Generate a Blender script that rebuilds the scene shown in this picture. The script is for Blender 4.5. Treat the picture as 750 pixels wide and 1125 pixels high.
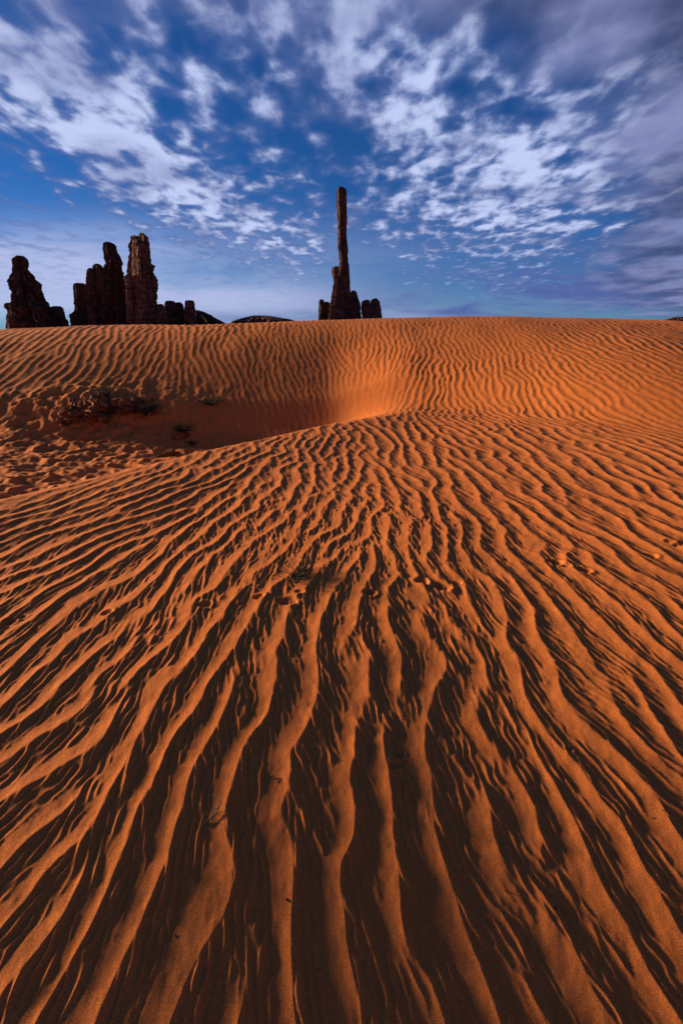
import bpy, bmesh, math, random
import numpy as np
from mathutils import Vector, Matrix

for o in list(bpy.data.objects):
    bpy.data.objects.remove(o)
SC = bpy.context.scene
COL = SC.collection
R = math.radians
H = 1.25                       # eye height above the sand, metres: terrain functions work in units of it
FPX, CX, CY, HORY = 531.0, 375.0, 562.5, 362.0
PITCH = math.atan((CY - HORY) / FPX)

# ------------------------------------------------------------------ camera
cd = bpy.data.cameras.new('camera')
cam = bpy.data.objects.new('camera', cd)
COL.objects.link(cam)
cam.location = (0, 0, H)
cam.rotation_euler = (R(90) - PITCH, 0, 0)
cd.sensor_fit = 'VERTICAL'
cd.sensor_height = 36.0
cd.sensor_width = 24.0
cd.lens = 36.0 * FPX / 1125.0
cd.clip_start = 0.05
cd.clip_end = 60000
SC.camera = cam

# ------------------------------------------------------------------ light
SUN_AZ, SUN_EL = -76.0, 11.0    # azimuth from the view direction (+y), negative = left
SUN_STRENGTH = 5.0
SKY_STRENGTH = 0.05
EXPOSURE = 1.15
sd = bpy.data.lights.new('sun', 'SUN')
sd.energy = SUN_STRENGTH
sd.angle = R(11.0)          # the sun shines through thin cloud: soft-edged shadows
sd.color = (1.0, 0.76, 0.47)
sun = bpy.data.objects.new('sun', sd)
COL.objects.link(sun)
SDIR = Vector((math.sin(R(SUN_AZ)) * math.cos(R(SUN_EL)), math.cos(R(SUN_AZ)) * math.cos(R(SUN_EL)), math.sin(R(SUN_EL))))
sun.rotation_euler = (-SDIR).to_track_quat('-Z', 'Y').to_euler()
sun.location = (-20, 5, 20)

SC.view_settings.view_transform = 'Standard'
SC.view_settings.look = 'None'
SC.view_settings.gamma = 1.0
SC.view_settings.exposure = EXPOSURE
SC.view_settings.use_curve_mapping = False


class NT:
    """tiny helper for node trees"""
    def __init__(self, tree):
        self.t = tree
        tree.nodes.clear()

    def n(self, typ, **kw):
        nd = self.t.nodes.new(typ)
        ins = kw.pop('ins', {})
        for k, v in kw.items():
            setattr(nd, k, v)
        for k, v in ins.items():
            self.set(nd, k, v)
        return nd

    def set(self, nd, k, v):
        s = nd.inputs[k]
        if isinstance(v, bpy.types.NodeSocket):
            self.t.links.new(v, s)
        else:
            s.default_value = v

    def m(self, op, a, b=None, c=None, clamp=False):
        nd = self.t.nodes.new('ShaderNodeMath')
        nd.operation = op
        nd.use_clamp = clamp
        for i, v in enumerate((a, b, c)):
            if v is not None:
                self.set(nd, i, v)
        return nd.outputs[0]

    def mix(self, fac, a, b, blend='MIX'):
        nd = self.t.nodes.new('ShaderNodeMix')
        nd.data_type = 'RGBA'
        nd.blend_type = blend
        self.set(nd, 0, fac)
        self.set(nd, 6, a)
        self.set(nd, 7, b)
        return nd.outputs[2]

    def ramp(self, fac, stops, interp='LINEAR'):
        nd = self.t.nodes.new('ShaderNodeValToRGB')
        cr = nd.color_ramp
        cr.interpolation = interp
        while len(cr.elements) < len(stops):
            cr.elements.new(0.5)
        for e, (p, c) in zip(cr.elements, stops):
            e.position = p
            e.color = c if len(c) == 4 else (*c, 1)
        self.set(nd, 0, fac)
        return nd

    def smooth(self, x, a, b):
        nd = self.t.nodes.new('ShaderNodeMapRange')
        nd.interpolation_type = 'SMOOTHSTEP'
        self.set(nd, 0, x)
        self.set(nd, 1, a)
        self.set(nd, 2, b)
        return nd.outputs[0]


def build_world():
    w = bpy.data.worlds.new('World')
    SC.world = w
    w.use_nodes = True
    q = NT(w.node_tree)
    sky = q.n('ShaderNodeTexSky')
    sky.sky_type = 'NISHITA'
    sky.sun_disc = False
    sky.sun_elevation = R(SUN_EL)
    sky.sun_rotation = R(SUN_AZ)
    sky.altitude = 1600
    sky.air_density = 1.0
    sky.dust_density = 0.3
    sky.ozone_density = 4.0
    tc = q.n('ShaderNodeTexCoord')
    sep = q.n('ShaderNodeSeparateXYZ', ins={0: tc.outputs['Generated']})
    X, Y, Z = sep.outputs
    az = q.m('MULTIPLY', q.m('ARCTAN2', X, Y), 57.2958)      # degrees, 0 = north of the dune
    el = q.m('MULTIPLY', q.m('ARCSINE', Z), 57.2958)
    # flat cloud deck seen in perspective
    zz = q.m('ADD', q.m('MAXIMUM', Z, 0.0), 0.10)
    px = q.m('DIVIDE', X, zz)
    py = q.m('DIVIDE', Y, zz)
    P = q.n('ShaderNodeCombineXYZ', ins={0: px, 1: py, 2: 0.0}).outputs[0]

    def noise(vec, scale, detail, rough, sx=1, sy=1, rot=0, off=(0, 0, 0), dist=0.0):
        mp = q.n('ShaderNodeMapping', ins={'Vector': vec, 'Location': off, 'Rotation': (0, 0, R(rot)), 'Scale': (sx, sy, 1)})
        nn = q.n('ShaderNodeTexNoise', ins={'Vector': mp.outputs[0], 'Scale': scale, 'Detail': detail, 'Roughness': rough, 'Distortion': dist})
        return nn.outputs['Fac']

    def blob(a0, e0, ra, re, rot=0.0):
        """soft elliptical mass of cloud centred on azimuth a0, elevation e0 (degrees)"""
        da = q.m('SUBTRACT', az, a0)
        de = q.m('SUBTRACT', el, e0)
        c, s = math.cos(R(rot)), math.sin(R(rot))
        u = q.m('DIVIDE', q.m('ADD', q.m('MULTIPLY', da, c), q.m('MULTIPLY', de, s)), ra)
        v = q.m('DIVIDE', q.m('SUBTRACT', q.m('MULTIPLY', de, c), q.m('MULTIPLY', da, s)), re)
        r2 = q.m('ADD', q.m('MULTIPLY', u, u), q.m('MULTIPLY', v, v))
        return q.m('EXPONENT', q.m('MULTIPLY', r2, -1.0))

    def total(items):
        acc = None
        for wgt, b in items:
            t = q.m('MULTIPLY', b, wgt)
            acc = t if acc is None else q.m('ADD', acc, t)
        return acc
    n_puff = noise(P, 7.6, 2, 0.45, 1.0, 0.60, 8, (3.1, 1.7, 0), 0.25)
    n_fine = noise(P, 15.0, 4, 0.55, 1.0, 0.62, 8, (1.1, 4.7, 0), 0.2)
    n_mid = noise(P, 1.35, 3, 0.55, 1.0, 0.42, 6, (7.3, 2.2, 0))
    n_big = noise(P, 0.45, 3, 0.5, 1, 0.6, 0, (1.3, 9.2, 0))
    n_soft = noise(P, 2.2, 4, 0.5, 1.0, 0.8, 0, (5.3, 0.2, 0), 0.2)
    # altocumulus coverage
    cover = total([(0.75, blob(-25, 18, 13, 4.5, -33)), (0.60, blob(-12, 11.5, 10, 3.0, -24)),
                   (0.42, blob(-9, 22, 11, 5, -15)), (0.62, blob(9, 19, 6, 7, 60)),
                   (0.50, blob(17, 10.5, 7, 5.5, 30)), (0.35, blob(1, 25, 5, 4)), (0.40, blob(5, 11, 5, 4)),
                   (0.45, blob(26, 17, 13, 8)), (-0.35, blob(-20, 7, 12, 2.6, -18)),
                   (-0.45, blob(2, 6, 4, 3.5)), (-0.35, blob(-1, 16.5, 2.5, 5, 35)), (-0.4, blob(-36, 25, 5, 4))])
    puff = q.m('ADD', q.m('MULTIPLY', n_puff, 1.60), q.m('MULTIPLY', n_mid, 0.55))
    puff = q.m('ADD', puff, q.m('MULTIPLY', q.m('SUBTRACT', n_fine, 0.5), 0.40))
    dens = q.m('ADD', q.m('SUBTRACT', puff, 1.165), q.m('MULTIPLY', cover, 0.66))
    alpha = q.smooth(dens, -0.22, 0.42)
    # soft thick grey deck on the right, thin veils near the horizon
    deck = total([(1.6, blob(40, 13, 13, 11)), (1.25, blob(31, 26, 16, 6)), (0.7, blob(38, 5, 12, 4)), (0.5, blob(14, 28, 10, 4)), (0.45, blob(-14, 28, 20, 4.5)), (0.9, blob(-38, 24, 8, 5))])
    deck = q.m('ADD', deck, q.m('MULTIPLY', q.m('SUBTRACT', n_soft, 0.5), 1.5))
    deck_a = q.smooth(deck, 0.10, 1.0)
    n_band = noise(q.n('ShaderNodeCombineXYZ', ins={0: az, 1: q.m('MULTIPLY', el, 5.0), 2: 0.0}).outputs[0], 0.075, 6, 0.62, 1, 1, 6, (4, 0, 0), 0.6)
    veil = total([(1.25, blob(-31, 4.8, 11, 3.0, 6)), (1.15, blob(-12, 2.6, 16, 2.0)), (0.75, blob(7, 0.7, 8, 1.2)), (0.25, blob(25, 2.5, 14, 2)), (0.3, blob(-8, 7, 20, 3))])
    veil = q.m('MULTIPLY', veil, q.m('ADD', -0.18, q.m('MULTIPLY', n_band, 2.3)), clamp=True)
    bank = total([(1.3, blob(17, 3.0, 18, 2.6, 3)), (0.7, blob(-8, 1.3, 8, 0.7)), (0.8, blob(33, 4.0, 14, 4))])
    bank = q.m('MULTIPLY', bank, q.smooth(n_band, 0.34, 0.60))
    # blue of the clear sky: graded through the Nishita sky
    blue = q.mix(1.0, sky.outputs[0], (0.36, 0.80, 1.28, 1), 'MULTIPLY')
    # cloud colours
    lit = q.mix(q.smooth(q.m('ADD', dens, q.m('MULTIPLY', q.m('SUBTRACT', n_fine, 0.5), 0.7)), 0.0, 0.62), (1.5, 2.2, 5.2, 1), (8.4, 8.6, 12.0, 1))
    lit = q.mix(q.m('MULTIPLY', q.smooth(n_soft, 0.46, 0.70), 0.55), lit, (2.0, 2.3, 5.0, 1))
    grey = q.mix(q.smooth(n_soft, 0.35, 0.65), (0.9, 1.0, 2.2, 1), (3.6, 3.6, 6.4, 1))
    c = q.mix(q.m('MULTIPLY', veil, 0.9), blue, (7.4, 7.4, 10.6, 1))
    c = q.mix(q.m('MULTIPLY', bank, 0.85), c, (1.3, 1.9, 5.0, 1))
    c = q.mix(q.m('MULTIPLY', alpha, q.smooth(el, 1.5, 9.0)), c, lit)
    c = q.mix(q.m('MULTIPLY', deck_a, 0.85), c, grey)
    c = q.mix(1.0, c, (0.58, 0.65, 0.69, 1), 'MULTIPLY')
    bg = q.n('ShaderNodeBackground', ins={'Color': c, 'Strength': SKY_STRENGTH})
    out = q.n('ShaderNodeOutputWorld', ins={'Surface': bg.outputs[0]})


build_world()

# ------------------------------------------------------------------ terrain
rng = np.random.default_rng(7)


def sm(t):
    t = np.clip(t, 0, 1)
    return t * t * (3 - 2 * t)


def vnoise(x, y, seed=0):
    """smooth value noise in numpy"""
    xi, yi = np.floor(x).astype(np.int64), np.floor(y).astype(np.int64)
    fx, fy = x - xi, y - yi
    fx, fy = fx * fx * fx * (fx * (fx * 6 - 15) + 10), fy * fy * fy * (fy * (fy * 6 - 15) + 10)

    def h(a, b):
        n = (a * 374761393 + b * 668265263 + seed * 144665) & 0x7fffffff
        n = ((n ^ (n >> 13)) * 1274126177) & 0x7fffffff
        n = n ^ (n >> 16)
        return (n & 0xffff) / 32767.5 - 1
    a = h(xi, yi) * (1 - fx) + h(xi + 1, yi) * fx
    b = h(xi, yi + 1) * (1 - fx) + h(xi + 1, yi + 1) * fx
    return a * (1 - fy) + b * fy


def fbm(x, y, seed=0, octv=4, gain=0.5):
    s, a = 0, 1.0
    for i in range(octv):
        s = s + a * vnoise(x * 2 ** i + 17.3 * i, y * 2 ** i - 9.1 * i, seed + i)
        a *= gain
    return s


def smooth_interp(x, xs, ys):
    """Catmull-like smooth interpolation by averaging a linear interpolation"""
    d = 0.35
    return (np.interp(x - d, xs, ys) + 2 * np.interp(x - d / 2, xs, ys) + 2 * np.interp(x, xs, ys)
            + 2 * np.interp(x + d / 2, xs, ys) + np.interp(x + d, xs, ys)) / 8


def brink_y(x):
    return smooth_interp(x, [-9, -5, -3.2, -2.0, -1.0, -0.3, 0.25, 0.9, 2.5, 9], [-2.6, -0.4, 1.45, 2.85, 4.1, 4.95, 5.5, 6.1, 7.4, 12])


def base_z(x, y):
    """large shapes of the dune, units of eye height"""
    zc = smooth_interp(x, [-14, -10, -6.6, -3, 0.4, 3.1, 4.8, 6.6, 10, 14], [-.5, -.1, .035, .083, .20, .255, .235, .165, -.1, -.6]) + 1.0
    yc = 10.3 + 0.02 * x * x * 0.5
    A = 0.54 * sm((1.2 - x) / 1.5) * (0.75 + 0.25 * sm((x + 5) / 3))
    s = (y - brink_y(x)) * 0.64
    D = A * (1 - np.exp(-(np.maximum(s, 0) / 0.85) ** 1.6))
    y0 = 6.6 + 0.25 * np.minimum(x, 0) * 0.3 - 2.3 * sm((x - 0.4) / 4.6)
    t = (y - y0) / (yc - y0)
    S = np.where(t < 1, sm(np.clip(t, 0, 1)) * 0.40 + 0.60 * np.clip(t, 0, 1) * (2 - np.clip(t, 0, 1)) * sm(t * 4), 1)
    near = 0.05 * np.exp(-(s / 0.9) ** 2) * sm((1.2 - x) / 1.5) * sm((y - 1) / 2)   # low rim along the brink
    near = near - 0.52 * np.log1p(np.exp((1.15 - y) / 0.40)) * 0.40 - 0.115 * x * np.exp(-np.maximum(x * x * 0.5 + (y / 1.5) ** 2, 0))  # near ground tilted away from the sun, shaped to darken the foreground
    z = (near - D) * (1 - S) + zc * S
    u = np.maximum(y - yc, 0)
    back = -0.05 * u * u / (1 + 0.30 * u)
    z = z + np.maximum(back, -6)
    z = z + 0.03 * vnoise(x * 0.45, y * 0.45, 3) * sm(y / 3)
    # far side and surroundings sink to the desert floor
    r = np.sqrt(x * x + y * y)
    f = sm((r - 16) / 30)
    return z * (1 - f) + (-4.0 + 1.5 * vnoise(x * .02, y * .02, 5)) * f


def project(x, y, z):
    """units of eye height -> photograph pixels (only used to read directions off the slope)"""
    zr = z - 1.0
    d = y * math.cos(PITCH) - zr * math.sin(PITCH)
    v = zr * math.cos(PITCH) + y * math.sin(PITCH)
    return CX + FPX * x / d, CY - FPX * v / d


def ground_at(px, py):
    """where a viewing direction meets the base dune (units of eye height)"""
    a = (px - CX) / FPX
    b = (CY - py) / FPX
    dx, dy, dz = a, math.cos(PITCH) + b * math.sin(PITCH), -math.sin(PITCH) + b * math.cos(PITCH)
    t = np.concatenate([np.arange(0.3, 14, 0.004)])
    X, Y, Z = dx * t, dy * t, 1 + dz * t
    g = base_z(X, Y)
    hit = np.nonzero(Z < g)[0]
    i = hit[0] if len(hit) else len(t) - 1
    return float(X[i]), float(Y[i]), float(g[i])

# crest directions and spacings read off the slope: (px, py, direction in degrees, spacing in pixels across the crests)
OBS = [
    (60, 1050, 60, 62), (150, 1000, 58, 60), (235, 960, 70, 65), (310, 1000, 89, 70), (370, 1000, 92, 76), (470, 1000, 102, 84),
    (550, 1000, 114, 84), (680, 950, 121, 80), (740, 1050, 125, 80), (20, 900, 48, 46),
    (50, 760, 37, 34), (150, 760, 46, 40), (240, 740, 60, 46), (300, 760, 78, 52), (370, 760, 88, 54), (410, 720, 106, 52), (500, 720, 108, 52),
    (560, 700, 112, 48), (600, 700, 118, 46), (690, 700, 125, 40), (740, 650, 148, 26), (640, 800, 122, 52), (740, 820, 128, 50),
    (30, 640, 25, 20), (100, 590, 22, 17), (150, 650, 35, 24), (200, 600, 33, 22), (250, 600, 44, 26), (300, 610, 58, 30), (350, 620, 74, 33),
    (400, 600, 95, 33), (450, 600, 101, 32), (500, 600, 113, 30), (550, 580, 125, 26), (600, 570, 140, 24), (680, 570, 150, 22), (740, 560, 155, 19),
    (150, 545, 20, 13), (250, 530, 35, 17), (300, 520, 45, 19), (350, 510, 64, 21), (400, 520, 95, 22), (450, 520, 115, 21), (500, 510, 133, 19),
    (550, 500, 143, 17), (600, 490, 150, 15), (700, 480, 158, 12), (460, 460, 132, 13), (520, 440, 140, 12), (600, 430, 148, 11), (700, 440, 158, 10),
    (445, 412, 62, 8), (480, 402, 52, 9), (520, 392, 100, 10), (560, 400, 118, 10), (600, 405, 135, 11), (650, 390, 150, 9), (710, 400, 158, 9),
    (620, 367, 150, 6), (700, 370, 162, 6), (560, 367, 142, 6.5), (480, 367, 130, 7), (430, 370, 120, 8), (390, 378, 106, 9), (350, 400, 100, 10),
    (425, 395, 84, 8), (460, 385, 110, 9), (438, 430, 36, 7), (350, 435, 106, 8), (300, 440, 118, 9),
    (30, 380, 62, 15), (80, 380, 66, 15), (120, 390, 66, 15), (60, 410, 46, 13), (20, 425, 40, 11), (200, 380, 78, 13), (150, 400, 72, 13),
    (250, 390, 86, 12), (300, 390, 94, 11), (200, 425, 98, 11), (250, 430, 113, 10), (100, 420, 55, 12),
    (50, 445, 32, 9), (40, 490, 25, 9), (100, 500, 20, 9), (170, 500, 30, 9), (200, 490, 25, 9), (30, 530, 14, 8),
]


def direction_table():
    rows = []
    for px, py, deg, sp in OBS:
        c, s = math.cos(R(deg)), -math.sin(R(deg))
        e = 2.5
        a = np.array(ground_at(px - c * e, py - s * e)[:2])
        b = np.array(ground_at(px + c * e, py + s * e)[:2])
        m = np.array(ground_at(px, py)[:2])
        # a step of one spacing across the crest, measured on the ground
        n1 = np.array(ground_at(px - s * -2, py + c * -2)[:2])
        n2 = np.array(ground_at(px + s * -2, py - c * -2)[:2])
        t = (b - a) / (np.linalg.norm(b - a) + 1e-9)
        w = n2 - n1
        lam = abs(w[0] * t[1] - w[1] * t[0]) * sp / 4.0
        rows.append((m[0], m[1], math.atan2(t[0], t[1]), lam))     # angle clockwise from straight ahead
    return np.array(rows)


def direction_field(x, y, T):
    """angle of the crests and their spacing anywhere on the sand"""
    r = np.hypot(x, y) + 0.4
    c2 = np.zeros_like(x)
    s2 = np.zeros_like(x)
    ll = np.zeros_like(x)
    ws = np.zeros_like(x) + 1e-12
    for mx, my, phi, lam in T:
        rr = math.hypot(mx, my) + 0.4
        sg = 0.105 * np.sqrt(r * rr)
        d2 = ((x - mx) ** 2 + (y - my) ** 2) / (sg * sg)
        w = np.exp(-0.5 * np.minimum(d2, 30)) + 1e-3 / (1 + d2 * d2)
        c2 += w * math.cos(2 * phi)
        s2 += w * math.sin(2 * phi)
        ll += w * math.log(lam)
        ws += w
    return 0.5 * np.arctan2(s2, c2), np.exp(ll / ws)


def bilinear(A, fx, fy):
    h, w = A.shape
    fx = np.clip(fx, 0, w - 1.001)
    fy = np.clip(fy, 0, h - 1.001)
    i, j = fy.astype(np.int32), fx.astype(np.int32)
    u, v = fx - j, fy - i
    return (A[i, j] * (1 - u) + A[i, j + 1] * u) * (1 - v) + (A[i + 1, j] * (1 - u) + A[i + 1, j + 1] * u) * v


def cubic(A, fx, fy):
    """Catmull-Rom sampling, so that fine meshes see no facets of the coarse field"""
    h, w = A.shape
    fx = np.clip(fx, 1, w - 3.001)
    fy = np.clip(fy, 1, h - 3.001)
    i, j = fy.astype(np.int32), fx.astype(np.int32)
    u, v = (fx - j).astype(np.float32), (fy - i).astype(np.float32)

    def wt(t):
        return (-0.5 * t + t * t - 0.5 * t ** 3, 1 - 2.5 * t * t + 1.5 * t ** 3, 0.5 * t + 2 * t * t - 1.5 * t ** 3, -0.5 * t * t + 0.5 * t ** 3)
    wu, wv = wt(u), wt(v)
    out = 0
    for a in range(4):
        row = 0
        for b in range(4):
            row = row + wu[b] * A[i + a - 1, j + b - 1]
        out = out + wv[a] * row
    return out


class RippleField:
    """wind ripples grown on a grid: noise is pulled again and again towards crests of the local direction and spacing"""
    def __init__(self, x0, x1, y0, y1, res, phi_fn, seed, iters, n_or, scales, abw, rbw):
        self.x0, self.y0, self.res = x0, y0, res
        nx, ny = int((x1 - x0) * res), int((y1 - y0) * res)
        gx, gy = np.meshgrid(x0 + np.arange(nx) / res, y0 + np.arange(ny) / res)
        phi, lam = phi_fn(gx, gy)
        self.phi = phi
        self.lam = lam
        r = np.random.default_rng(seed)
        u = r.standard_normal((ny, nx)).astype(np.float32)
        kx = np.fft.fftfreq(nx)[None, :] * res
        ky = np.fft.fftfreq(ny)[:, None] * res
        kr = np.hypot(kx, ky) + 1e-6
        # normal of the crests: to the right of the crest direction
        ka = np.arctan2(-ky, kx)
        a0, a1 = phi.min() - 0.05, phi.max() + 0.05
        angs = np.linspace(a0, a1, n_or)
        da = (a1 - a0) / (n_or - 1)
        ls = np.linspace(math.log(scales[0]), math.log(scales[1]), scales[2]) if scales[2] > 1 else np.array([math.log(scales[0])])
        dl = (ls[1] - ls[0]) if len(ls) > 1 else 1.0
        bank = []
        L = np.log(lam)
        for ag in angs:
            wa = np.maximum(0, 1 - np.abs(phi - ag) / da)
            for l in ls:
                wl = np.maximum(0, 1 - np.abs(np.clip(L, ls[0], ls[-1]) - l) / dl) if len(ls) > 1 else 1.0
                w = (wa * wl).astype(np.float32)
                if w.max() < 0.01:
                    continue
                k0 = math.exp(-l)
                d = np.angle(np.exp(1j * (ka - ag)))
                G = np.exp(-0.5 * ((kr - k0) / (rbw * k0)) ** 2 - 0.5 * (d / abw) ** 2).astype(np.float32)
                rows = np.nonzero(w.max(1) > 0)[0]
                bank.append((w, G))
        psi = None
        for it in range(iters):
            F = np.fft.fft2(u)
            psi = np.zeros((ny, nx), dtype=np.complex64)
            for w, G in bank:
                psi += w * np.fft.ifft2(F * G).astype(np.complex64)
            am = np.abs(psi)
            am /= am.mean()
            u = (psi.real / np.abs(psi).mean()) / (0.45 + am)
        self.re = (psi.real / np.abs(psi).mean()).astype(np.float32)
        self.im = (psi.imag / np.abs(psi).mean()).astype(np.float32)

    def sample(self, x, y):
        fx, fy = (x - self.x0) * self.res, (y - self.y0) * self.res
        a = cubic(self.re, fx, fy)
        b = cubic(self.im, fx, fy)
        return np.arctan2(b, a), np.minimum(np.hypot(a, b), 1.6)


T_DIR = direction_table()


def main_dir(x, y):
    phi, lam = direction_field(x, y, T_DIR)
    r = np.hypot(x, y)
    near = 1 - sm((r - 1.0) / 0.8)
    lam = lam * (1 - near) + np.minimum(lam, 0.152) * near
    phi = phi + R(9) * vnoise(x * 1.7, y * 1.1, 31) + R(7) * vnoise(x * 3.6, y * 2.2, 32)
    return phi, lam * (0.92 - 0.25 * sm((r - 1.0) / 1.3) - 0.05 * sm((y - 2.5) / 2) * sm((x + .5) / 2)) * (1 + 0.12 * vnoise(x * 1.3, y * 0.9, 33))


RF = RippleField(-9.5, 9.5, -1.5, 13, 66, main_dir, 5, 4, 14, (.092, .22, 4), .34, .28)


def coarse_phi(x, y):
    return bilinear(RF.phi, (x - RF.x0) * RF.res, (y - RF.y0) * RF.res)


RM = RippleField(-4.2, 4.2, 0.1, 7.2, 120, lambda x, y: (coarse_phi(x, y) - R(20) + R(10) * vnoise(x * 3, y * 2, 41), np.full_like(x, .066)),
                 11, 3, 8, (.066, .066, 1), .36, .30)
RN = RippleField(-2.3, 2.3, 0.15, 3.6, 290, lambda x, y: (coarse_phi(x, y) - R(14) + R(12) * vnoise(x * 5, y * 3, 51), np.full_like(x, .025)),
                 12, 3, 8, (.025, .025, 1), .36, .30)


def profile(th, q=0.50, pw=1.25):
    """one ripple: a broad flank up to a sharp crest on the right, then a long hollow fall; mean about zero"""
    t = np.mod(th / (2 * math.pi), 1.0)
    a = np.clip(t / q, 0, 1)
    up = a ** 2.1
    b = np.clip((t - q) / (1 - q), 0, 1)
    dn = (1 - b) ** (pw + 0.75)
    return np.where(t < q, up, dn) - 0.38


def bump_at(x, y, px, py, rx, ry, rot=0.0):
    gx, gy, _ = ground_at(px, py)
    c, s = math.cos(R(rot)), math.sin(R(rot))
    u = ((x - gx) * c + (y - gy) * s) / rx
    v = (-(x - gx) * s + (y - gy) * c) / ry
    return np.exp(-np.minimum(u * u + v * v, 40))


# hoof-like little prints: pixel, radius in metres-ish units of eye height, heading
PRINTS = [(225, 665, .030, 20), (285, 657, .026, 30), (317, 661, .040, 10), (405, 652, .032, 0), (463, 638, .034, -20), (486, 644, .042, -25),
          (502, 640, .022, -10), (610, 617, .036, -20), (622, 621, .026, -10), (641, 626, .036, -20), (714, 611, .034, 0), (118, 673, .026, 25),
          (10, 684, .028, 20), (24, 678, .02, 20), (329, 651, .022, 0), (438, 829, .016, 0), (434, 842, .018, 10), (625, 824, .013, 10),
          (735, 596, .03, 0), (745, 600, .03, 0)]


def relief(x, y):
    sh = x.shape
    xf, yf = x.ravel(), y.ravel()
    out = np.zeros(xf.shape)
    sel = (yf > -1.4) & (yf < 12.8) & (np.abs(xf) < 9.4)
    X, Y = xf[sel], yf[sel]
    wx = 0.032 * vnoise(X * 4.5, Y * 4.0, 61) + 0.014 * vnoise(X * 11, Y * 10, 62)
    wx = wx + 0.058 * bump_at(X, Y, 262, 880, .30, .34)
    th, am = RF.sample(X + wx, Y)
    am = sm(am / 0.8)
    s = (Y - brink_y(X)) * 0.64
    M = np.ones_like(X)
    # smooth scooped hollow and the sheltered floor right behind the brink
    M *= 1 - 0.97 * np.maximum(bump_at(X, Y, 404, 440, .46, .50), bump_at(X, Y, 385, 452, .45, .5))
    M *= 1 - 0.60 * np.exp(-((s - 0.25) / 0.38) ** 2) * sm((0.8 - X) / 0.8) * sm((s + 0.05) / .25)
    M *= 1 - 0.85 * np.exp(-((s - 0.12) / 0.26) ** 2) * sm((-1.0 - X) / .8)
    messy = sm((s - 0.5) / 0.6) * sm((7.4 - Y) / 1.0) * sm((-1.2 - X) / 1.2)
    M *= 1 - 0.55 * messy
    edge = sm((9.2 - np.abs(X)) / 1.0) * sm((12.6 - Y) / 1.0) * sm((Y + 1.2) / 0.5)
    r = np.hypot(X, Y)
    lam = bilinear(RF.lam, (X - RF.x0) * RF.res, (Y - RF.y0) * RF.res)
    steep = 0.056 + 0.022 * sm((r - 1.3) / 1.6)
    amp = steep * lam * (1 + 0.22 * vnoise(X * .8, Y * .8, 71))
    amp = amp * (1 + 0.7 * np.maximum(np.maximum(bump_at(X, Y, 500, 422, 1.1, .9), bump_at(X, Y, 412, 400, .8, .7)), bump_at(X, Y, 600, 430, 1.2, .9)))
    z = amp * am * profile(th) * M * edge
    # secondary crests braided through the troughs
    t = np.mod(th / (2 * math.pi), 1.0)
    trough = np.maximum(sm((t - 0.50) / 0.06), sm((0.16 - t) / 0.12))
    trough = np.maximum(trough, 1 - am)
    n = (np.abs(X) < 4.1) & (Y > 0.15) & (Y < 7.1)
    tm, ammm = RM.sample(X[n], Y[n])
    fade = sm((4.1 - np.abs(X[n])) / .5) * sm((7.1 - Y[n]) / .8)
    z[n] += (0.0030 + 0.0012 * sm((r[n] - 1.2) / 1.5)) * profile(tm, .45) * sm(ammm) * (0.12 + 0.88 * trough[n]) * fade * M[n]
    n = (np.abs(X) < 2.25) & (Y > 0.18) & (Y < 3.5)
    tm, ammm = RN.sample(X[n] + 0.006 * vnoise(X[n] * 40, Y[n] * 25, 97), Y[n])
    fade = sm((2.25 - np.abs(X[n])) / .4) * sm((3.5 - Y[n]) / .8)
    z[n] += 0.0042 * profile(tm, .45) * sm(ammm) * (0.05 + 0.94 * trough[n]) * fade
    # lumpy wind-scoured ground in the basin
    lump = 1 - np.abs(fbm(X * 1.9 + .5 * Y, Y * 2.6, 81, 4, .55))
    z += messy * (0.052 * (lump - .6) + 0.012 * fbm(X * 9, Y * 9, 85, 3))
    m2 = bump_at(X, Y, 105, 458, 1.25, .55, 5)
    z += m2 * (0.07 + 0.07 * (1 - 1.6 * np.abs(fbm(X * 3.1, Y * 4.2, 88, 4, .6))))
    m3 = sm((s - 0.5) / 0.5) * sm((7.5 - Y) / .8) * sm((0.1 - X) / 1.0) * (1 - messy)
    z += m3 * 0.010 * fbm(X * 4, Y * 5, 89, 4, .6)
    # general unevenness
    z += (0.0016 * fbm(X * 22, Y * 18, 91, 3) + 0.006 * vnoise(X * 2.3, Y * 1.7, 95)) * sm(r / 1.0)
    for px, py, rad, hd in PRINTS:
        gx, gy, _ = ground_at(px, py)
        n = (np.abs(X - gx) < rad * 4) & (np.abs(Y - gy) < rad * 4)
        c, sn = math.cos(R(hd)), math.sin(R(hd))
        u = ((X[n] - gx) * c + (Y[n] - gy) * sn) / rad
        v = (-(X[n] - gx) * sn + (Y[n] - gy) * c) / (rad * 0.75)
        d = np.sqrt(u * u + v * v)
        z[n] += min(rad, .036) * 0.32 * (-np.exp(-(d / 0.75) ** 4) + 0.50 * np.exp(-((d - 1.15) / 0.33) ** 2) * (0.6 + 0.4 * u / (d + .2)))
        z[n] += rad * 0.14 * np.exp(-((u - 0.1) / 0.16) ** 2) * np.exp(-(v / .6) ** 2)
    out[sel] = z
    return out.reshape(sh)



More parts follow.
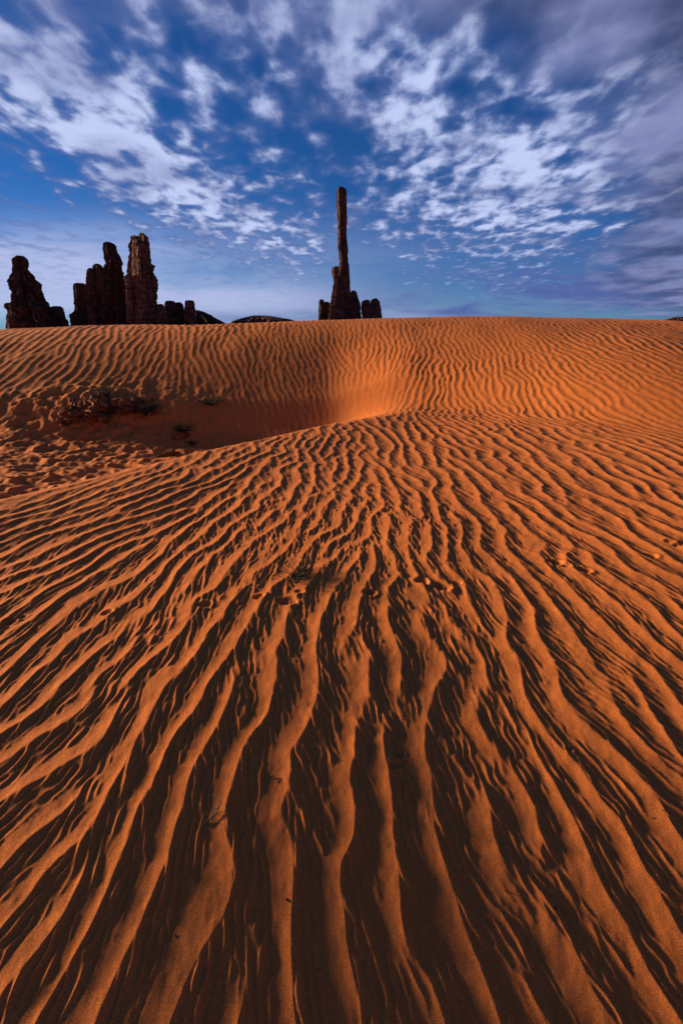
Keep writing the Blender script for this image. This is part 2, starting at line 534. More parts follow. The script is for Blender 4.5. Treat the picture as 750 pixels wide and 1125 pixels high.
def build_dune():
    # polar sheet, rows growing with distance so that every part of the slope is finely modelled
    rr = [0.22]
    while rr[-1] < 13.5:
        rr.append(rr[-1] * (1 + RSTEP))
    while rr[-1] < 24000:
        rr.append(rr[-1] * (1.03 if rr[-1] < 60 else 1.12))
    rr = np.array(rr)
    half = R(62)
    na = int(2 * half / ASTEP)
    inner = np.linspace(-half, half, na)
    outer = np.linspace(half, 2 * math.pi - half, 300)[1:-1]
    th = np.concatenate([inner, outer])
    RR, TH = np.meshgrid(rr, th, indexing='ij')
    X = RR * np.sin(TH)
    Y = RR * np.cos(TH)
    Z = base_z(X, Y) + relief(X, Y)
    nr, nt = X.shape
    co = np.stack([X, Y, Z], -1).reshape(-1, 3) * H
    co = np.vstack([co, [[0, 0, float(base_z(np.array([0.0]), np.array([0.0]))[0]) * H]]])
    i = np.arange(nr - 1)[:, None] * nt
    j = np.arange(nt)[None, :]
    j2 = (j + 1) % nt
    quads = np.stack([i + j, i + nt + j, i + nt + j2, i + j2], -1).reshape(-1, 4)
    c = nr * nt
    tris = np.stack([np.full(nt, c), np.arange(nt), (np.arange(nt) + 1) % nt], -1)
    me = bpy.data.meshes.new('sand_dune')
    me.vertices.add(len(co))
    me.vertices.foreach_set('co', co.astype(np.float32).ravel())
    nl = quads.size + tris.size
    me.loops.add(nl)
    me.loops.foreach_set('vertex_index', np.concatenate([quads.ravel(), tris.ravel()]).astype(np.int32))
    me.polygons.add(len(quads) + len(tris))
    starts = np.concatenate([np.arange(len(quads)) * 4, quads.size + np.arange(len(tris)) * 3])
    me.polygons.foreach_set('loop_start', starts.astype(np.int32))
    me.polygons.foreach_set('use_smooth', np.ones(len(starts), dtype=bool))
    me.update(calc_edges=True)
    o = bpy.data.objects.new('sand_dune', me)
    COL.objects.link(o)
    o['kind'] = 'structure'
    me.materials.append(sand_material())
    return o


def sand_material():
    m = bpy.data.materials.new('sand')
    m.use_nodes = True
    q = NT(m.node_tree)
    g = q.n('ShaderNodeNewGeometry')
    pos = g.outputs['Position']
    n1 = q.n('ShaderNodeTexNoise', ins={'Vector': pos, 'Scale': 0.5, 'Detail': 4, 'Roughness': 0.5}).outputs['Fac']
    grain = q.n('ShaderNodeTexNoise', ins={'Vector': pos, 'Scale': 420.0, 'Detail': 2, 'Roughness': 0.7}).outputs['Fac']
    col = q.mix(n1, (0.57, 0.150, 0.030, 1), (0.63, 0.182, 0.042, 1))
    g2 = q.smooth(grain, 0.30, 0.72)
    col = q.mix(g2, q.mix(1.0, col, (0.50, 0.47, 0.45, 1), 'MULTIPLY'), q.mix(1.0, col, (1.32, 1.36, 1.4, 1), 'MULTIPLY'))
    bump = q.n('ShaderNodeBump', ins={'Strength': 1.0, 'Distance': 0.0022, 'Height': grain})
    b = q.n('ShaderNodeBsdfPrincipled', ins={'Base Color': col, 'Roughness': 0.95, 'Normal': bump.outputs[0]})
    b.inputs['Specular IOR Level'].default_value = 0.15
    q.n('ShaderNodeOutputMaterial', ins={'Surface': b.outputs[0]})
    return m


RSTEP, ASTEP = 0.0030, 0.0026
dune = build_dune()

# ------------------------------------------------------------------ helpers for things
def tag(o, label, cat, group=None):
    o['label'] = label
    o['category'] = cat
    if group:
        o['group'] = group
    return o


def mesh_obj(name, verts, faces, mat, parent=None, smooth=False):
    me = bpy.data.meshes.new(name)
    me.from_pydata([tuple(map(float, v)) for v in verts], [], faces)
    me.validate()
    if smooth:
        me.polygons.foreach_set('use_smooth', [True] * len(me.polygons))
    me.materials.append(mat)
    me.update()
    o = bpy.data.objects.new(name, me)
    COL.objects.link(o)
    if parent:
        o.parent = parent
    return o


def sand_level(x, y):
    """true height of the rippled sand in metres at a point given in metres"""
    X = np.array([x / H]), np.array([y / H])
    return float((base_z(*X) + relief(*X))[0]) * H


def spot(px, py):
    gx, gy, _ = ground_at(px, py)
    x, y = gx * H, gy * H
    return x, y, sand_level(x, y)


def rock_material(name, dark, light, scale, strata):
    m = bpy.data.materials.new(name)
    m.use_nodes = True
    q = NT(m.node_tree)
    pos = q.n('ShaderNodeNewGeometry').outputs['Position']
    big = q.n('ShaderNodeTexNoise', ins={'Vector': pos, 'Scale': scale, 'Detail': 6, 'Roughness': 0.6}).outputs['Fac']
    mp = q.n('ShaderNodeMapping', ins={'Vector': pos, 'Scale': (0.12, 0.12, 1.0)})
    st = q.n('ShaderNodeTexNoise', ins={'Vector': mp.outputs[0], 'Scale': strata, 'Detail': 5, 'Roughness': 0.65}).outputs['Fac']
    mv = q.n('ShaderNodeMapping', ins={'Vector': pos, 'Scale': (1.0, 1.0, 0.07)})
    streak = q.n('ShaderNodeTexNoise', ins={'Vector': mv.outputs[0], 'Scale': scale * 3.5, 'Detail': 4, 'Roughness': 0.6}).outputs['Fac']
    f = q.m('ADD', q.m('MULTIPLY', big, 0.5), q.m('MULTIPLY', st, 0.5))
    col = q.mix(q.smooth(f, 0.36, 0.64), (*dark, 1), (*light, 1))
    col = q.mix(q.m('MULTIPLY', q.smooth(streak, 0.50, 0.66), 0.65), col, (dark[0] * .45, dark[1] * .45, dark[2] * .5, 1))
    hgt = q.m('ADD', big, q.m('MULTIPLY', streak, 0.8))
    bump = q.n('ShaderNodeBump', ins={'Strength': 0.8, 'Distance': 0.6 / scale * 0.15, 'Height': hgt})
    b = q.n('ShaderNodeBsdfPrincipled', ins={'Base Color': col, 'Roughness': 0.9, 'Normal': bump.outputs[0]})
    b.inputs['Specular IOR Level'].default_value = 0.2
    q.n('ShaderNodeOutputMaterial', ins={'Surface': b.outputs[0]})
    return m


def plain(name, c1, c2, scale, rough=0.8):
    m = bpy.data.materials.new(name)
    m.use_nodes = True
    q = NT(m.node_tree)
    pos = q.n('ShaderNodeNewGeometry').outputs['Position']
    n = q.n('ShaderNodeTexNoise', ins={'Vector': pos, 'Scale': scale, 'Detail': 3}).outputs['Fac']
    col = q.mix(q.smooth(n, 0.35, 0.65), (*c1, 1), (*c2, 1))
    b = q.n('ShaderNodeBsdfPrincipled', ins={'Base Color': col, 'Roughness': rough})
    b.inputs['Specular IOR Level'].default_value = 0.2
    q.n('ShaderNodeOutputMaterial', ins={'Surface': b.outputs[0]})
    return m


M_ROCK = rock_material('dark_sandstone', (0.026, 0.013, 0.009), (0.135, 0.062, 0.040), 0.22, 0.5)
M_ROCK_LIT = rock_material('sunlit_sandstone', (0.036, 0.016, 0.011), (0.22, 0.10, 0.062), 0.22, 0.5)  # same sandstone in brighter tones: sunlight put into the colour
M_CRUST = rock_material('dark_crust', (0.060, 0.022, 0.010), (0.40, 0.130, 0.038), 5.0, 14.0)


def aim(px, py, D):
    """point at distance D (metres ahead) in the direction of a photograph pixel"""
    a = (px - CX) / FPX
    b = (CY - py) / FPX
    dy = math.cos(PITCH) + b * math.sin(PITCH)
    dz = -math.sin(PITCH) + b * math.cos(PITCH)
    return a / dy * D, H + dz / dy * D


def rock_loft(rows, D, seed, depth=0.8, ribs=0.24, ledge=0.10, na=128, step=0.5, off=0.0, n=3.0, skew=0.0):
    """rows: (py, left px, right px) from the top down. A weathered sandstone body of that outline, with joints and ledges all round"""
    pts = []
    for py, l, r in rows:
        xl, z = aim(l, py, D)
        xr, _ = aim(r, py, D)
        pts.append((z, xl, xr))
    pts.sort(key=lambda p: -p[0])
    z0 = pts[0][0]
    pts.append((-7.0, pts[-1][1] - 0.6, pts[-1][2] + 0.6))
    zs = np.array([p[0] for p in pts])[::-1]
    xl = np.array([p[1] for p in pts])[::-1]
    xr = np.array([p[2] for p in pts])[::-1]
    nz = int((z0 + 7) / step) + 2
    z = np.linspace(z0, -7.0, nz)
    L, Rr = np.interp(z, zs, xl), np.interp(z, zs, xr)
    c, w = (L + Rr) / 2, (Rr - L) / 2
    th = np.linspace(0, 2 * math.pi, na, endpoint=False)
    TH, Z = np.meshgrid(th, z)
    # depth follows a smoothed width so the plan stays compact
    ws = np.convolve(np.pad(w, 8, mode='edge'), np.ones(17) / 17, mode='valid')
    Dp = np.minimum(np.maximum(ws * depth, 0.6 * w), 1.3 * w + 3)[:, None]
    ct, st = np.cos(TH), np.sin(TH)
    rad = (np.abs(ct) ** n + np.abs(st) ** n) ** (-1 / n)
    size = float(np.median(w))
    u = ct * size / 3.0
    v = st * size / 3.0
    # vertical joints: value noise around the body, slowly changing with height, sharpened into grooves
    j1 = vnoise(u * 1.0 + 31 * seed, v * 1.0 + Z * 0.02, seed)
    j2 = vnoise(u * 2.3 + 7 * seed, v * 2.3 + Z * 0.035, seed + 3)
    j3 = vnoise(u * 5.1, v * 5.1 + Z * 0.08 + 3.1 * seed, seed + 5)
    groove = -np.exp(-(j1 / 0.12) ** 2) * 1.0 - 0.6 * np.exp(-(j2 / 0.12) ** 2)
    steps = vnoise(Z * 0.10 + 5, seed + u * 0.6 + v * .3, seed + 7) + 0.5 * vnoise(Z * 0.4, u * 1.2 + v * .9, seed + 8) + 0.3 * vnoise(Z * 1.2, u * 2 + v * 2, seed + 9)
    blocks = np.round(vnoise(u * 1.5, Z * 0.22 + v * 1.5, seed + 11) * 2.5) / 2.5
    k = 1 + ribs * (0.8 * j1 + 0.6 * j2 + 0.35 * j3 + 0.9 * groove) + ledge * steps + 0.15 * blocks
    k = k / np.median(k)
    X = c[:, None] + w[:, None] * rad * ct * k
    Y = D + off + Dp * rad * st * k
    X = X + skew * w[:, None] * np.maximum(0, -st) * rad
    # keep the weathered outline on the traced one, nicked by joints and broken ledges
    lo, hi = X.min(1, keepdims=True), X.max(1, keepdims=True)
    zz_ = z[:, None]

    def nick(sd_):
        a_ = np.round(vnoise(zz_ * 0.22, zz_ * 0 + sd_, seed + 21) * 2.2) / 2.2
        return 0.7 * a_ + 0.55 * vnoise(zz_ * 0.75, zz_ * 0 + sd_ * 3, seed + 22) + 0.35 * vnoise(zz_ * 1.9, zz_ * 0 + sd_, seed + 23)
    jag = np.minimum(0.9, 0.11 * w[:, None])
    l2, h2 = L[:, None] + jag * nick(1.3), Rr[:, None] + jag * nick(7.7)
    X = l2 + (X - lo) / (hi - lo) * (h2 - l2)
    Zz = Z + 0.25 * vnoise(u * 3, v * 3 + Z * .3, seed + 13)
    verts = np.stack([X, Y, Zz], -1).reshape(-1, 3).tolist()
    faces = []
    for i in range(nz - 1):
        for j in range(na):
            j2_ = (j + 1) % na
            faces.append((i * na + j, (i + 1) * na + j, (i + 1) * na + j2_, i * na + j2_))
    t = len(verts)
    verts.append((float(c[0]), D + off, float(z[0]) + 0.35))
    for j in range(na):
        faces.append((t, j, (j + 1) % na))
    faces.append(tuple((nz - 1) * na + j for j in reversed(range(na))))
    return verts, faces


def rock_thing(name, label, cat, lofts, mat, group=None):
    V, F = [], []
    for v, f in lofts:
        b = len(V)
        V += v
        F += [tuple(i + b for i in q_) for q_ in f]
    V = np.array(V)
    base = np.array([V[:, 0].mean(), V[:, 1].mean(), -5.0])
    o = mesh_obj(name, V - base, F, mat)
    o.location = base
    return tag(o, label, cat, group)


def z3(rows):
    return [(240 + a / 3.0, b / 3.0, c / 3.0) for a, b, c in rows]


def z5(rows):
    s = 750 / 130
    return [(190 + a / s, 320 + b / s, 320 + c / s) for a, b, c in rows]


GRP = 'sandstone spires on the skyline'
rock_thing('rock_spire', 'leftmost tall dark spire, leaning with a small knob head', 'rock spire', [
    rock_loft(z3([(124, 60, 76), (130, 51, 84), (136, 46, 89), (150, 48, 92), (170, 50, 92), (180, 54, 99), (196, 41, 112), (205, 40, 117), (218, 43, 123), (232, 49, 128), (240, 52, 135),
                  (265, 54, 140), (285, 50, 153), (300, 49, 163), (330, 60, 172), (365, 60, 190)]), 455, 1, 0.9)], M_ROCK, GRP)
rock_thing('rock_stub', 'short crooked stub at the left foot of the leaning spire', 'rock', [
    rock_loft(z3([(279, 22, 40), (284, 17, 46), (294, 18, 49), (302, 26, 52), (320, 27, 58), (365, 25, 62)]), 448, 2, 0.8)], M_ROCK, GRP)
rock_thing('rock_stub', 'low broad stub at the right foot of the leaning spire', 'rock', [
    rock_loft(z3([(290, 180, 200), (294, 166, 206), (310, 164, 212), (340, 160, 219), (365, 155, 228)]), 462, 3, 0.8)], M_ROCK, GRP)
rock_thing('rock_spire', 'short slim flat-topped pillar left of the double-topped spire', 'rock spire', [
    rock_loft(z3([(214, 250, 276), (218, 246, 280), (240, 248, 282), (270, 250, 285), (300, 251, 288), (312, 246, 292), (316, 238, 296), (365, 238, 298)]), 470, 4, 0.9)], M_ROCK, GRP)
rock_thing('rock_spire', 'double-topped dark spire with two rounded heads side by side', 'rock spire', [
    rock_loft(z3([(164, 292, 303), (170, 286, 308), (200, 284, 312), (250, 286, 318), (300, 290, 325), (365, 298, 335)]), 452, 5, 0.9),
    rock_loft(z3([(150, 314, 326), (154, 307, 334), (170, 306, 337), (220, 304, 339), (280, 306, 341), (365, 308, 350)]), 456, 6, 0.9)], M_ROCK, GRP)
rock_thing('rock_spire', 'tall dark round-headed spire just left of the sunlit butte', 'rock spire', [
    rock_loft(z3([(79, 352, 366), (84, 342, 376), (92, 339, 383), (110, 342, 385), (130, 347, 395), (150, 350, 401), (165, 345, 399), (180, 339, 402), (200, 337, 405), (250, 340, 411),
                  (300, 341, 413), (308, 341, 420), (365, 340, 424)]), 458, 7, 0.9)], M_ROCK, GRP)
rock_thing('rock_spire', 'tallest spire of the left group with a reddish sunlit face', 'rock spire', [
    rock_loft(z3([(58, 437, 452), (62, 431, 486), (75, 430, 489), (100, 430, 492), (140, 428, 495), (151, 428, 497), (153, 427, 508), (180, 425, 512), (210, 424, 517), (250, 422, 520),
                  (270, 421, 519), (290, 421, 521), (310, 422, 524), (365, 424, 530)]), 446, 8, 0.6, 0.18, n=2.6),
    rock_loft(z3([(70, 440, 462), (80, 436, 474), (110, 437, 478), (150, 436, 481), (200, 440, 484), (260, 446, 490), (365, 440, 496)]), 436, 29, 1.0, 0.16, 0.06, n=1.35, skew=0.55),
    rock_loft(z3([(283, 522, 536), (292, 518, 545), (310, 515, 550), (365, 510, 556)]), 444, 28, 0.9),
    rock_loft(z3([(48, 461, 472), (52, 458, 477), (60, 456, 486), (90, 452, 488), (140, 450, 490)]), 441, 9, 0.9),
    rock_loft(z3([(184, 418, 428), (190, 413, 432), (205, 412, 434), (215, 417, 438), (280, 419, 440), (365, 420, 445)]), 435, 10, 0.9)], M_ROCK_LIT, GRP)
rock_thing('rock_crag', 'low notched crag right of the sunlit spire', 'rock', [
    rock_loft(z3([(272, 548, 572), (276, 546, 578), (281, 546, 586), (300, 543, 592), (365, 536, 598)]), 452, 11, 0.8),
    rock_loft(z3([(277, 584, 597), (283, 580, 604), (300, 578, 608), (365, 574, 612)]), 456, 31, 0.8)], M_ROCK, GRP)
rock_thing('rock_block', 'small square-topped block between the crag and the sloping ridge', 'rock', [
    rock_loft(z3([(271, 612, 636), (274, 610, 640), (300, 610, 642), (330, 609, 646), (365, 608, 650)]), 446, 12, 0.9, 0.06, 0.04)], M_ROCK, GRP)
rock_thing('rock_ridge', 'low sloping ridge tapering right from the square-topped block', 'ridge', [
    rock_loft(z3([(303, 641, 655), (308, 638, 672), (318, 632, 695), (330, 628, 712), (342, 624, 733), (352, 620, 755), (366, 610, 790)]), 478, 13, 0.5, n=2.0)], M_ROCK, GRP)
rock_thing('mesa', 'thin far mesa on the skyline left of the needle', 'mesa', [
    rock_loft([(346.8, 279, 289), (347.6, 274, 300), (349.2, 266, 309), (350.5, 262, 318), (353, 256, 326), (362, 245, 340)], 900, 14, 0.6, 0.015, 0.04, step=0.8)], M_ROCK)
rock_thing('mesa', 'tiny far mesa on the skyline at the right edge', 'mesa', [
    rock_loft([(348.3, 742, 760), (349.2, 738, 775), (351, 733, 790), (362, 725, 810)], 1100, 15, 0.6, 0.015, 0.04, step=0.9)], M_ROCK)
rock_thing('rock_needle', 'very tall thin sandstone needle standing highest on the skyline', 'rock needle', [
    rock_loft(z5([(90, 308, 328), (94, 298, 336), (100, 291, 347), (120, 287, 350), (160, 286, 350), (215, 283, 350), (230, 288, 350), (300, 292, 353), (340, 291, 350), (400, 294, 349),
                  (425, 295, 354), (470, 295, 358), (500, 298, 361), (512, 300, 356), (560, 302, 358), (590, 301, 366), (650, 298, 370), (700, 292, 372), (750, 288, 376),
                  (800, 285, 381), (850, 283, 392), (935, 278, 402), (1000, 275, 410)]), 420, 16, 0.95, 0.16, 0.08, n=1.5, skew=-0.55)], M_ROCK, GRP)
rock_thing('rock_shoulder', 'narrow hammer-headed fin against the left side of the needle', 'rock', [
    rock_loft(z5([(594, 272, 300), (602, 257, 303), (620, 253, 303), (650, 258, 302), (690, 268, 300), (750, 259, 302), (800, 250, 304), (850, 240, 306), (935, 234, 308), (1000, 230, 310)]),
              414, 17, 0.9, n=1.6, skew=-0.2)], M_ROCK_LIT, GRP)
rock_thing('rock_shoulder', 'ragged shoulder of rock against the right side of the needle', 'rock', [
    rock_loft(z5([(747, 386, 402), (754, 377, 412), (775, 374, 418), (815, 372, 430), (830, 372, 438), (870, 372, 441), (1000, 370, 445)]), 424, 18, 0.8, 0.12, 0.10)], M_ROCK, GRP)
rock_thing('rock_block', 'low square block at the far left foot of the needle', 'rock', [
    rock_loft(z5([(803, 180, 200), (808, 173, 206), (824, 172, 210), (860, 172, 214), (1000, 170, 222)]), 428, 19, 0.8),
    rock_loft(z5([(818, 214, 236), (824, 206, 243), (860, 204, 246), (1000, 200, 250)]), 429, 20, 0.8)], M_ROCK, GRP)
rock_thing('rock_block', 'lumpy detached boulder block right of the needle', 'rock', [
    rock_loft(z5([(806, 462, 492), (812, 448, 500), (830, 444, 508), (860, 443, 520), (915, 445, 530), (1000, 440, 540)]), 418, 21, 0.9, 0.12, 0.12),
    rock_loft(z5([(797, 516, 545), (804, 504, 552), (816, 498, 563), (835, 505, 562), (860, 500, 570), (880, 500, 573), (1000, 495, 578)]), 421, 22, 0.9, 0.12, 0.12)], M_ROCK, GRP)

# ------------------------------------------------------------------ crusted ground rocks and shrubs in the basin
def lump(px, py, sx, sy, sz, seed, mat, name, label, cat, group=None, sink=0.35, rough=0.35, freq=2.2):
    x, y, z = spot(px, py)
    bm = bmesh.new()
    bmesh.ops.create_icosphere(bm, subdivisions=5, radius=1.0)
    V = np.array([v.co[:] for v in bm.verts])
    a, b, c = V[:, 0], V[:, 1], V[:, 2]
    n = fbm(a * freq + c * 1.3 + seed, b * freq - c * 1.7, seed, 5, .55)
    ridge = 1 - np.abs(fbm(a * 1.5 - seed, b * 1.8 + c, seed + 9, 3))
    terr = np.round(c * 3 + .5 * n) / 3
    k = 0.75 + rough * n * .5 + .25 * ridge
    V[:, 0] *= sx * k
    V[:, 1] *= sy * k
    V[:, 2] = (0.8 * c + 0.2 * terr) * sz * (0.8 + .5 * n)
    F = [tuple(v.index for v in f.verts) for f in bm.faces]
    bm.free()
    o = mesh_obj(name, V, F, mat)
    o.location = (x, y, z - sink * sz * .3)
    o.rotation_euler.z = seed * 0.7
    return tag(o, label, cat, group)


M_STEM = plain('dry_stem', (0.035, 0.022, 0.014), (0.075, 0.048, 0.030), 60)
M_LEAF = plain('dusty_leaf', (0.020, 0.024, 0.012), (0.055, 0.058, 0.028), 40)
M_TWIG = plain('grey_twig', (0.06, 0.045, 0.035), (0.14, 0.11, 0.085), 90)
M_PEB = plain('pebble_stone', (0.03, 0.016, 0.012), (0.09, 0.05, 0.035), 50)


def tube(V, F, pts, r0, r1, ns=5):
    """tapered tube through points"""
    b = len(V)
    n = len(pts)
    for i, p in enumerate(pts):
        p = Vector(p)
        d = (Vector(pts[min(i + 1, n - 1)]) - Vector(pts[max(i - 1, 0)])).normalized()
        a = d.cross(Vector((0.3, 0.2, 1))).normalized()
        c = d.cross(a)
        r = r0 + (r1 - r0) * i / (n - 1)
        for k in range(ns):
            t = 2 * math.pi * k / ns
            V.append(tuple(p + a * (r * math.cos(t)) + c * (r * math.sin(t))))
    for i in range(n - 1):
        for k in range(ns):
            k2 = (k + 1) % ns
            F.append((b + i * ns + k, b + i * ns + k2, b + (i + 1) * ns + k2, b + (i + 1) * ns + k))
    F.append(tuple(b + k for k in range(ns)))
    F.append(tuple(b + (n - 1) * ns + k for k in reversed(range(ns))))


def leaf(V, F, p, d, up, ln, wd):
    b = len(V)
    s = d.cross(up).normalized() * wd
    V += [tuple(p), tuple(p + d * ln * .45 + s), tuple(p + d * ln + up * ln * .1), tuple(p + d * ln * .45 - s), tuple(p + d * ln * .45 + up * wd * .5)]
    F += [(b, b + 1, b + 4), (b + 1, b + 2, b + 4), (b + 2, b + 3, b + 4), (b + 3, b, b + 4)]


def bush(px, py, name, label, cat, rad, height, nst, nleaf, seed, thick=0.0012, flat=0.5, leaf_len=0.012, group=None, z_up=0.0):
    rd = random.Random(seed)
    x, y, z = spot(px, py)
    root = bpy.data.objects.new(name, None)
    COL.objects.link(root)
    root.empty_display_size = 0.05
    root.location = (x, y, z + z_up)
    tag(root, label, cat, group)
    V, F, LV, LF = [], [], [], []
    for i in range(nst):
        a = rd.uniform(0, 2 * math.pi)
        L = rad * rd.uniform(0.45, 1.05)
        lift = height * rd.uniform(0.15, 1.0)
        p0 = Vector((rd.gauss(0, rad * .05), rd.gauss(0, rad * .05), -0.01))
        bend = rd.uniform(-.5, .5)
        pts = []
        for k in range(6):
            t = k / 5
            aa = a + bend * t
            pts.append(p0 + Vector((math.cos(aa) * L * t, math.sin(aa) * L * t, 0.012 + lift * math.sin(t * math.pi * (flat + 0.1)) / max(.3, math.sin(min(1.57, math.pi * flat))) * .9
                                    + rd.gauss(0, height * .03))))
        tube(V, F, pts, thick * rd.uniform(.8, 1.4), thick * .4, 4)
        for s_ in range(3):
            k = rd.randint(1, 4)
            p = pts[k]
            dd = Vector((math.cos(a + rd.uniform(-1.2, 1.2)), math.sin(a + rd.uniform(-1.2, 1.2)), rd.uniform(0, .9))).normalized()
            q1 = p + dd * L * rd.uniform(.15, .35)
            q2 = q1 + (dd + Vector((0, 0, rd.uniform(-.2, .5)))).normalized() * L * .15
            tube(V, F, [p, q1, q2], thick * .7, thick * .3, 4)
            for m_ in range(nleaf):
                t = rd.random()
                pp = p.lerp(q1, t) if rd.random() < .6 else q1.lerp(q2, t)
                ld = Vector((rd.gauss(0, 1), rd.gauss(0, 1), rd.uniform(-.1, 1))).normalized()
                leaf(LV, LF, pp, ld, Vector((rd.gauss(0, .4), rd.gauss(0, .4), 1)).normalized(), leaf_len * rd.uniform(.6, 1.3), leaf_len * .22)
    mesh_obj('stems', V, F, M_STEM, root)
    if LV:
        mesh_obj('leaves', LV, LF, M_LEAF, root)
    return root


SG = 'small dark shrubs in the sandy basin'
lump(88, 461, .34, .30, .20, 1, M_CRUST, 'rock_outcrop', 'dark crusted outcrop with an orange-brown face at the left of the basin', 'outcrop', rough=.6)
lump(112, 455, .42, .34, .21, 2, M_CRUST, 'rock_outcrop', 'biggest dark crusted hump, just right of the orange-brown face', 'outcrop', rough=.6)
lump(137, 451, .36, .28, .15, 3, M_CRUST, 'rock_outcrop', 'dark low hump at the right end of the crusted outcrop', 'outcrop', rough=.6)
lump(72, 468, .20, .16, .10, 4, M_CRUST, 'rock_outcrop', 'small low crust at the left foot of the crusted outcrop', 'outcrop', rough=.6)
lump(165, 458, .26, .18, .10, 7, M_CRUST, 'rock', 'low dark rock under the wide shrub in the shade', 'rock', rough=.6)
lump(200, 481, .16, .12, .08, 5, M_CRUST, 'rock', 'small dark rock in the shaded basin floor right of the outcrop', 'rock', rough=.5)
lump(185, 497, .20, .10, .06, 6, M_CRUST, 'rock', 'flat dark rock lowest in the basin near the dune edge', 'rock', rough=.5)
bush(116, 442, 'shrub', 'dark low shrub on top of the outcrop, leftmost of the shrubs', 'shrub', .24, .09, 50, 6, 21, .003, leaf_len=.016, group=SG)
bush(157, 443, 'shrub', 'thin flat shrub at the foot of the rippled slope', 'shrub', .28, .07, 34, 5, 22, .003, leaf_len=.014, group=SG)
bush(163, 457, 'shrub', 'dark wide shrub in the shade right of the outcrop', 'shrub', .28, .08, 50, 6, 23, .003, leaf_len=.016, group=SG)
bush(232, 447, 'shrub', 'lone shrub where the rippled slope meets the shaded floor, rightmost of all', 'shrub', .26, .12, 46, 6, 24, .003, leaf_len=.014, group=SG)
bush(202, 475, 'shrub', 'small round shrub midway down the shaded basin floor', 'shrub', .22, .13, 40, 6, 25, .003, leaf_len=.014, group=SG)
bush(212, 490, 'shrub', 'tiny shrub nearest the dune edge on the basin floor', 'shrub', .13, .07, 24, 5, 26, .002, leaf_len=.02, group=SG)

# ------------------------------------------------------------------ the little plant and the debris on the ripples
bush(326, 634, 'desert_plant', 'small sprawling green-brown desert plant among the ripples', 'plant', .130, .050, 24, 6, 31, .0017, .5, .012)


def debris(px, py, name, label, cat, strands, mat, r=0.0012, group=None, part='stem'):
    x, y, z = spot(px, py)
    root = bpy.data.objects.new(name, None)
    COL.objects.link(root)
    root.empty_display_size = 0.02
    root.location = (x, y, z)
    tag(root, label, cat, group)
    for i, (pts, rr) in enumerate(strands):
        V, F = [], []
        P = []
        for (a, b, c) in pts:
            zz = sand_level(x + a, y + b) - z
            P.append((a, b, zz + c))
        # resample smoothly
        Q = []
        for k in range(len(P) - 1):
            p0, p1, p2, p3 = P[max(k - 1, 0)], P[k], P[k + 1], P[min(k + 2, len(P) - 1)]
            for s_ in range(5):
                t = s_ / 5
                Q.append(tuple(0.5 * (2 * p1[m_] + (p2[m_] - p0[m_]) * t + (2 * p0[m_] - 5 * p1[m_] + 4 * p2[m_] - p3[m_]) * t * t + (3 * p1[m_] - p0[m_] - 3 * p2[m_] + p3[m_]) * t ** 3) for m_ in range(3)))
        Q.append(P[-1])
        tube(V, F, Q, rr, rr * .45, 6)
        mesh_obj(part, V, F, mat, root, True)
    return root


def pm(dx, dy):
    """pixel step to metres near the twig"""
    return dx * 0.00162, -dy * 0.0024


def path(p, hs):
    out = []
    for (a, b), h_ in zip(p, hs):
        u, v = pm(a, b)
        out.append((u, v, h_))
    return out


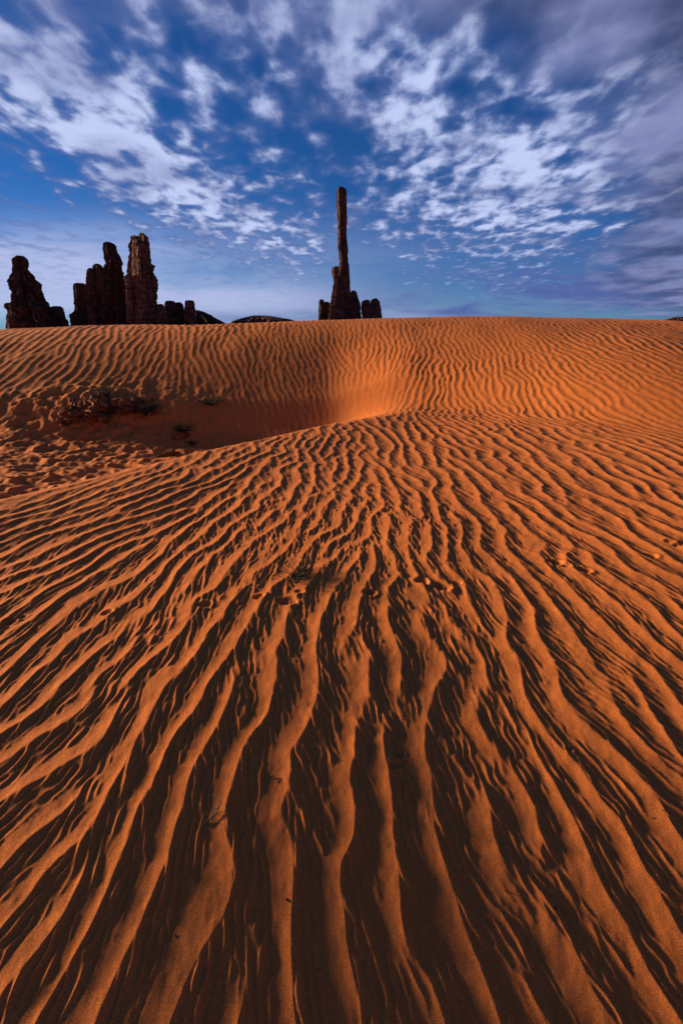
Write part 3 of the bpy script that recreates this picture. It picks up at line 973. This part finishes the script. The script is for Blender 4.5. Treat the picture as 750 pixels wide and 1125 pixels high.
debris(237, 892, 'dead_twig', 'dead branched grey twig lying across a ripple in the foreground', 'twig', [
    (path([(-18, 18), (-8, 12), (2, 6), (8, 1), (10, -6), (9, -12)], [.002, .006, .009, .012, .016, .014]), .0022),
    (path([(-4, 11), (2, 8), (6, 3), (7, -3), (4, -9), (-2, -13), (-12, -14)], [.006, .010, .014, .018, .020, .022, .018]), .0013),
    (path([(-10, 2), (-5, 1), (1, -2)], [.003, .007, .012]), .0013),
    (path([(-7, 4), (-2, 5), (5, 1), (8, -8)], [.004, .009, .014, .020]), .0012),
    (path([(-16, 17), (-9, 14), (-1, 11), (5, 6)], [.001, .004, .005, .008]), .0016)], M_TWIG)
debris(300, 856, 'curled_stalk', 'short dark curled stalk lying on a lit ripple above the twig', 'stalk', [
    (path([(-6, 0), (-2, -2), (3, -1), (5, 3), (9, 6)], [.002, .005, .006, .004, .001]), .0018)], M_STEM)
debris(364, 837, 'straw_bit', 'tiny dark straw bit on the central ripple', 'straw', [
    (path([(-3, 0), (0, -1), (4, 1)], [.001, .003, .001]), .0011)], M_STEM)
debris(490, 469, 'dry_stalk', 'long thin pale stalk lying straight across the ripples in the middle distance', 'stalk', [
    ([(-.30, .01, .012), (-.10, 0.0, .014), (.12, -.01, .012), (.30, .01, .010)], .0045)], M_TWIG)

PB = [(315, 990, 2.3), (208, 863, 1.1), (193, 1030, 1.6), (351, 1066, 1.4), (610, 999, 1.8), (553, 946, 2.2), (554, 980, 1.4), (716, 899, 1.5), (730, 889, 1.3),
      (145, 548, 5.0), (352, 725, 1.4), (625, 735, 1.3), (478, 966, 1.5), (727, 893, 1.2), (110, 685, 1.5), (598, 637, 1.6), (676, 655, 1.6), (258, 935, 1.2)]
PL = ['dark pebble in the shadow beside the ripple at bottom centre', 'pebble speck beside the ripple left of the curled stalk', 'pebble low on the broad ripple at lower left',
      'pebble low on the central ripple near the bottom edge', 'dark pebble on the broad ripple at lower right', 'pale pebble in the trough at lower right, upper of two',
      'pale pebble in the trough at lower right, lower of two', 'pebble near the right edge in a dark trough, lowest of three', 'pebble near the right edge in a dark trough, highest of three',
      'large dark stone lying on the sand near the left brink', 'pebble on the ripple above the straw bit', 'pebble on the ripple right of centre below the prints',
      'pebble in the bend of the ripple at bottom centre right', 'pebble near the right edge in a dark trough, between two others', 'pebble beside the ripple at mid left',
      'pebble just left of the right-hand row of prints', 'pebble below the right-hand row of prints', 'pebble in the dark trough below the twig']
for (px, py, s_), lb in zip(PB, PL):
    s_ *= 0.0016
    o = lump(px, py, s_ * 1.2, s_, s_ * .9, hash((px, py)) % 50 + 1, M_PEB if 'pale' not in lb else M_TWIG, 'pebble', lb, 'pebble', 'pebbles scattered on the sand', sink=-1.0, rough=.2, freq=1.0)
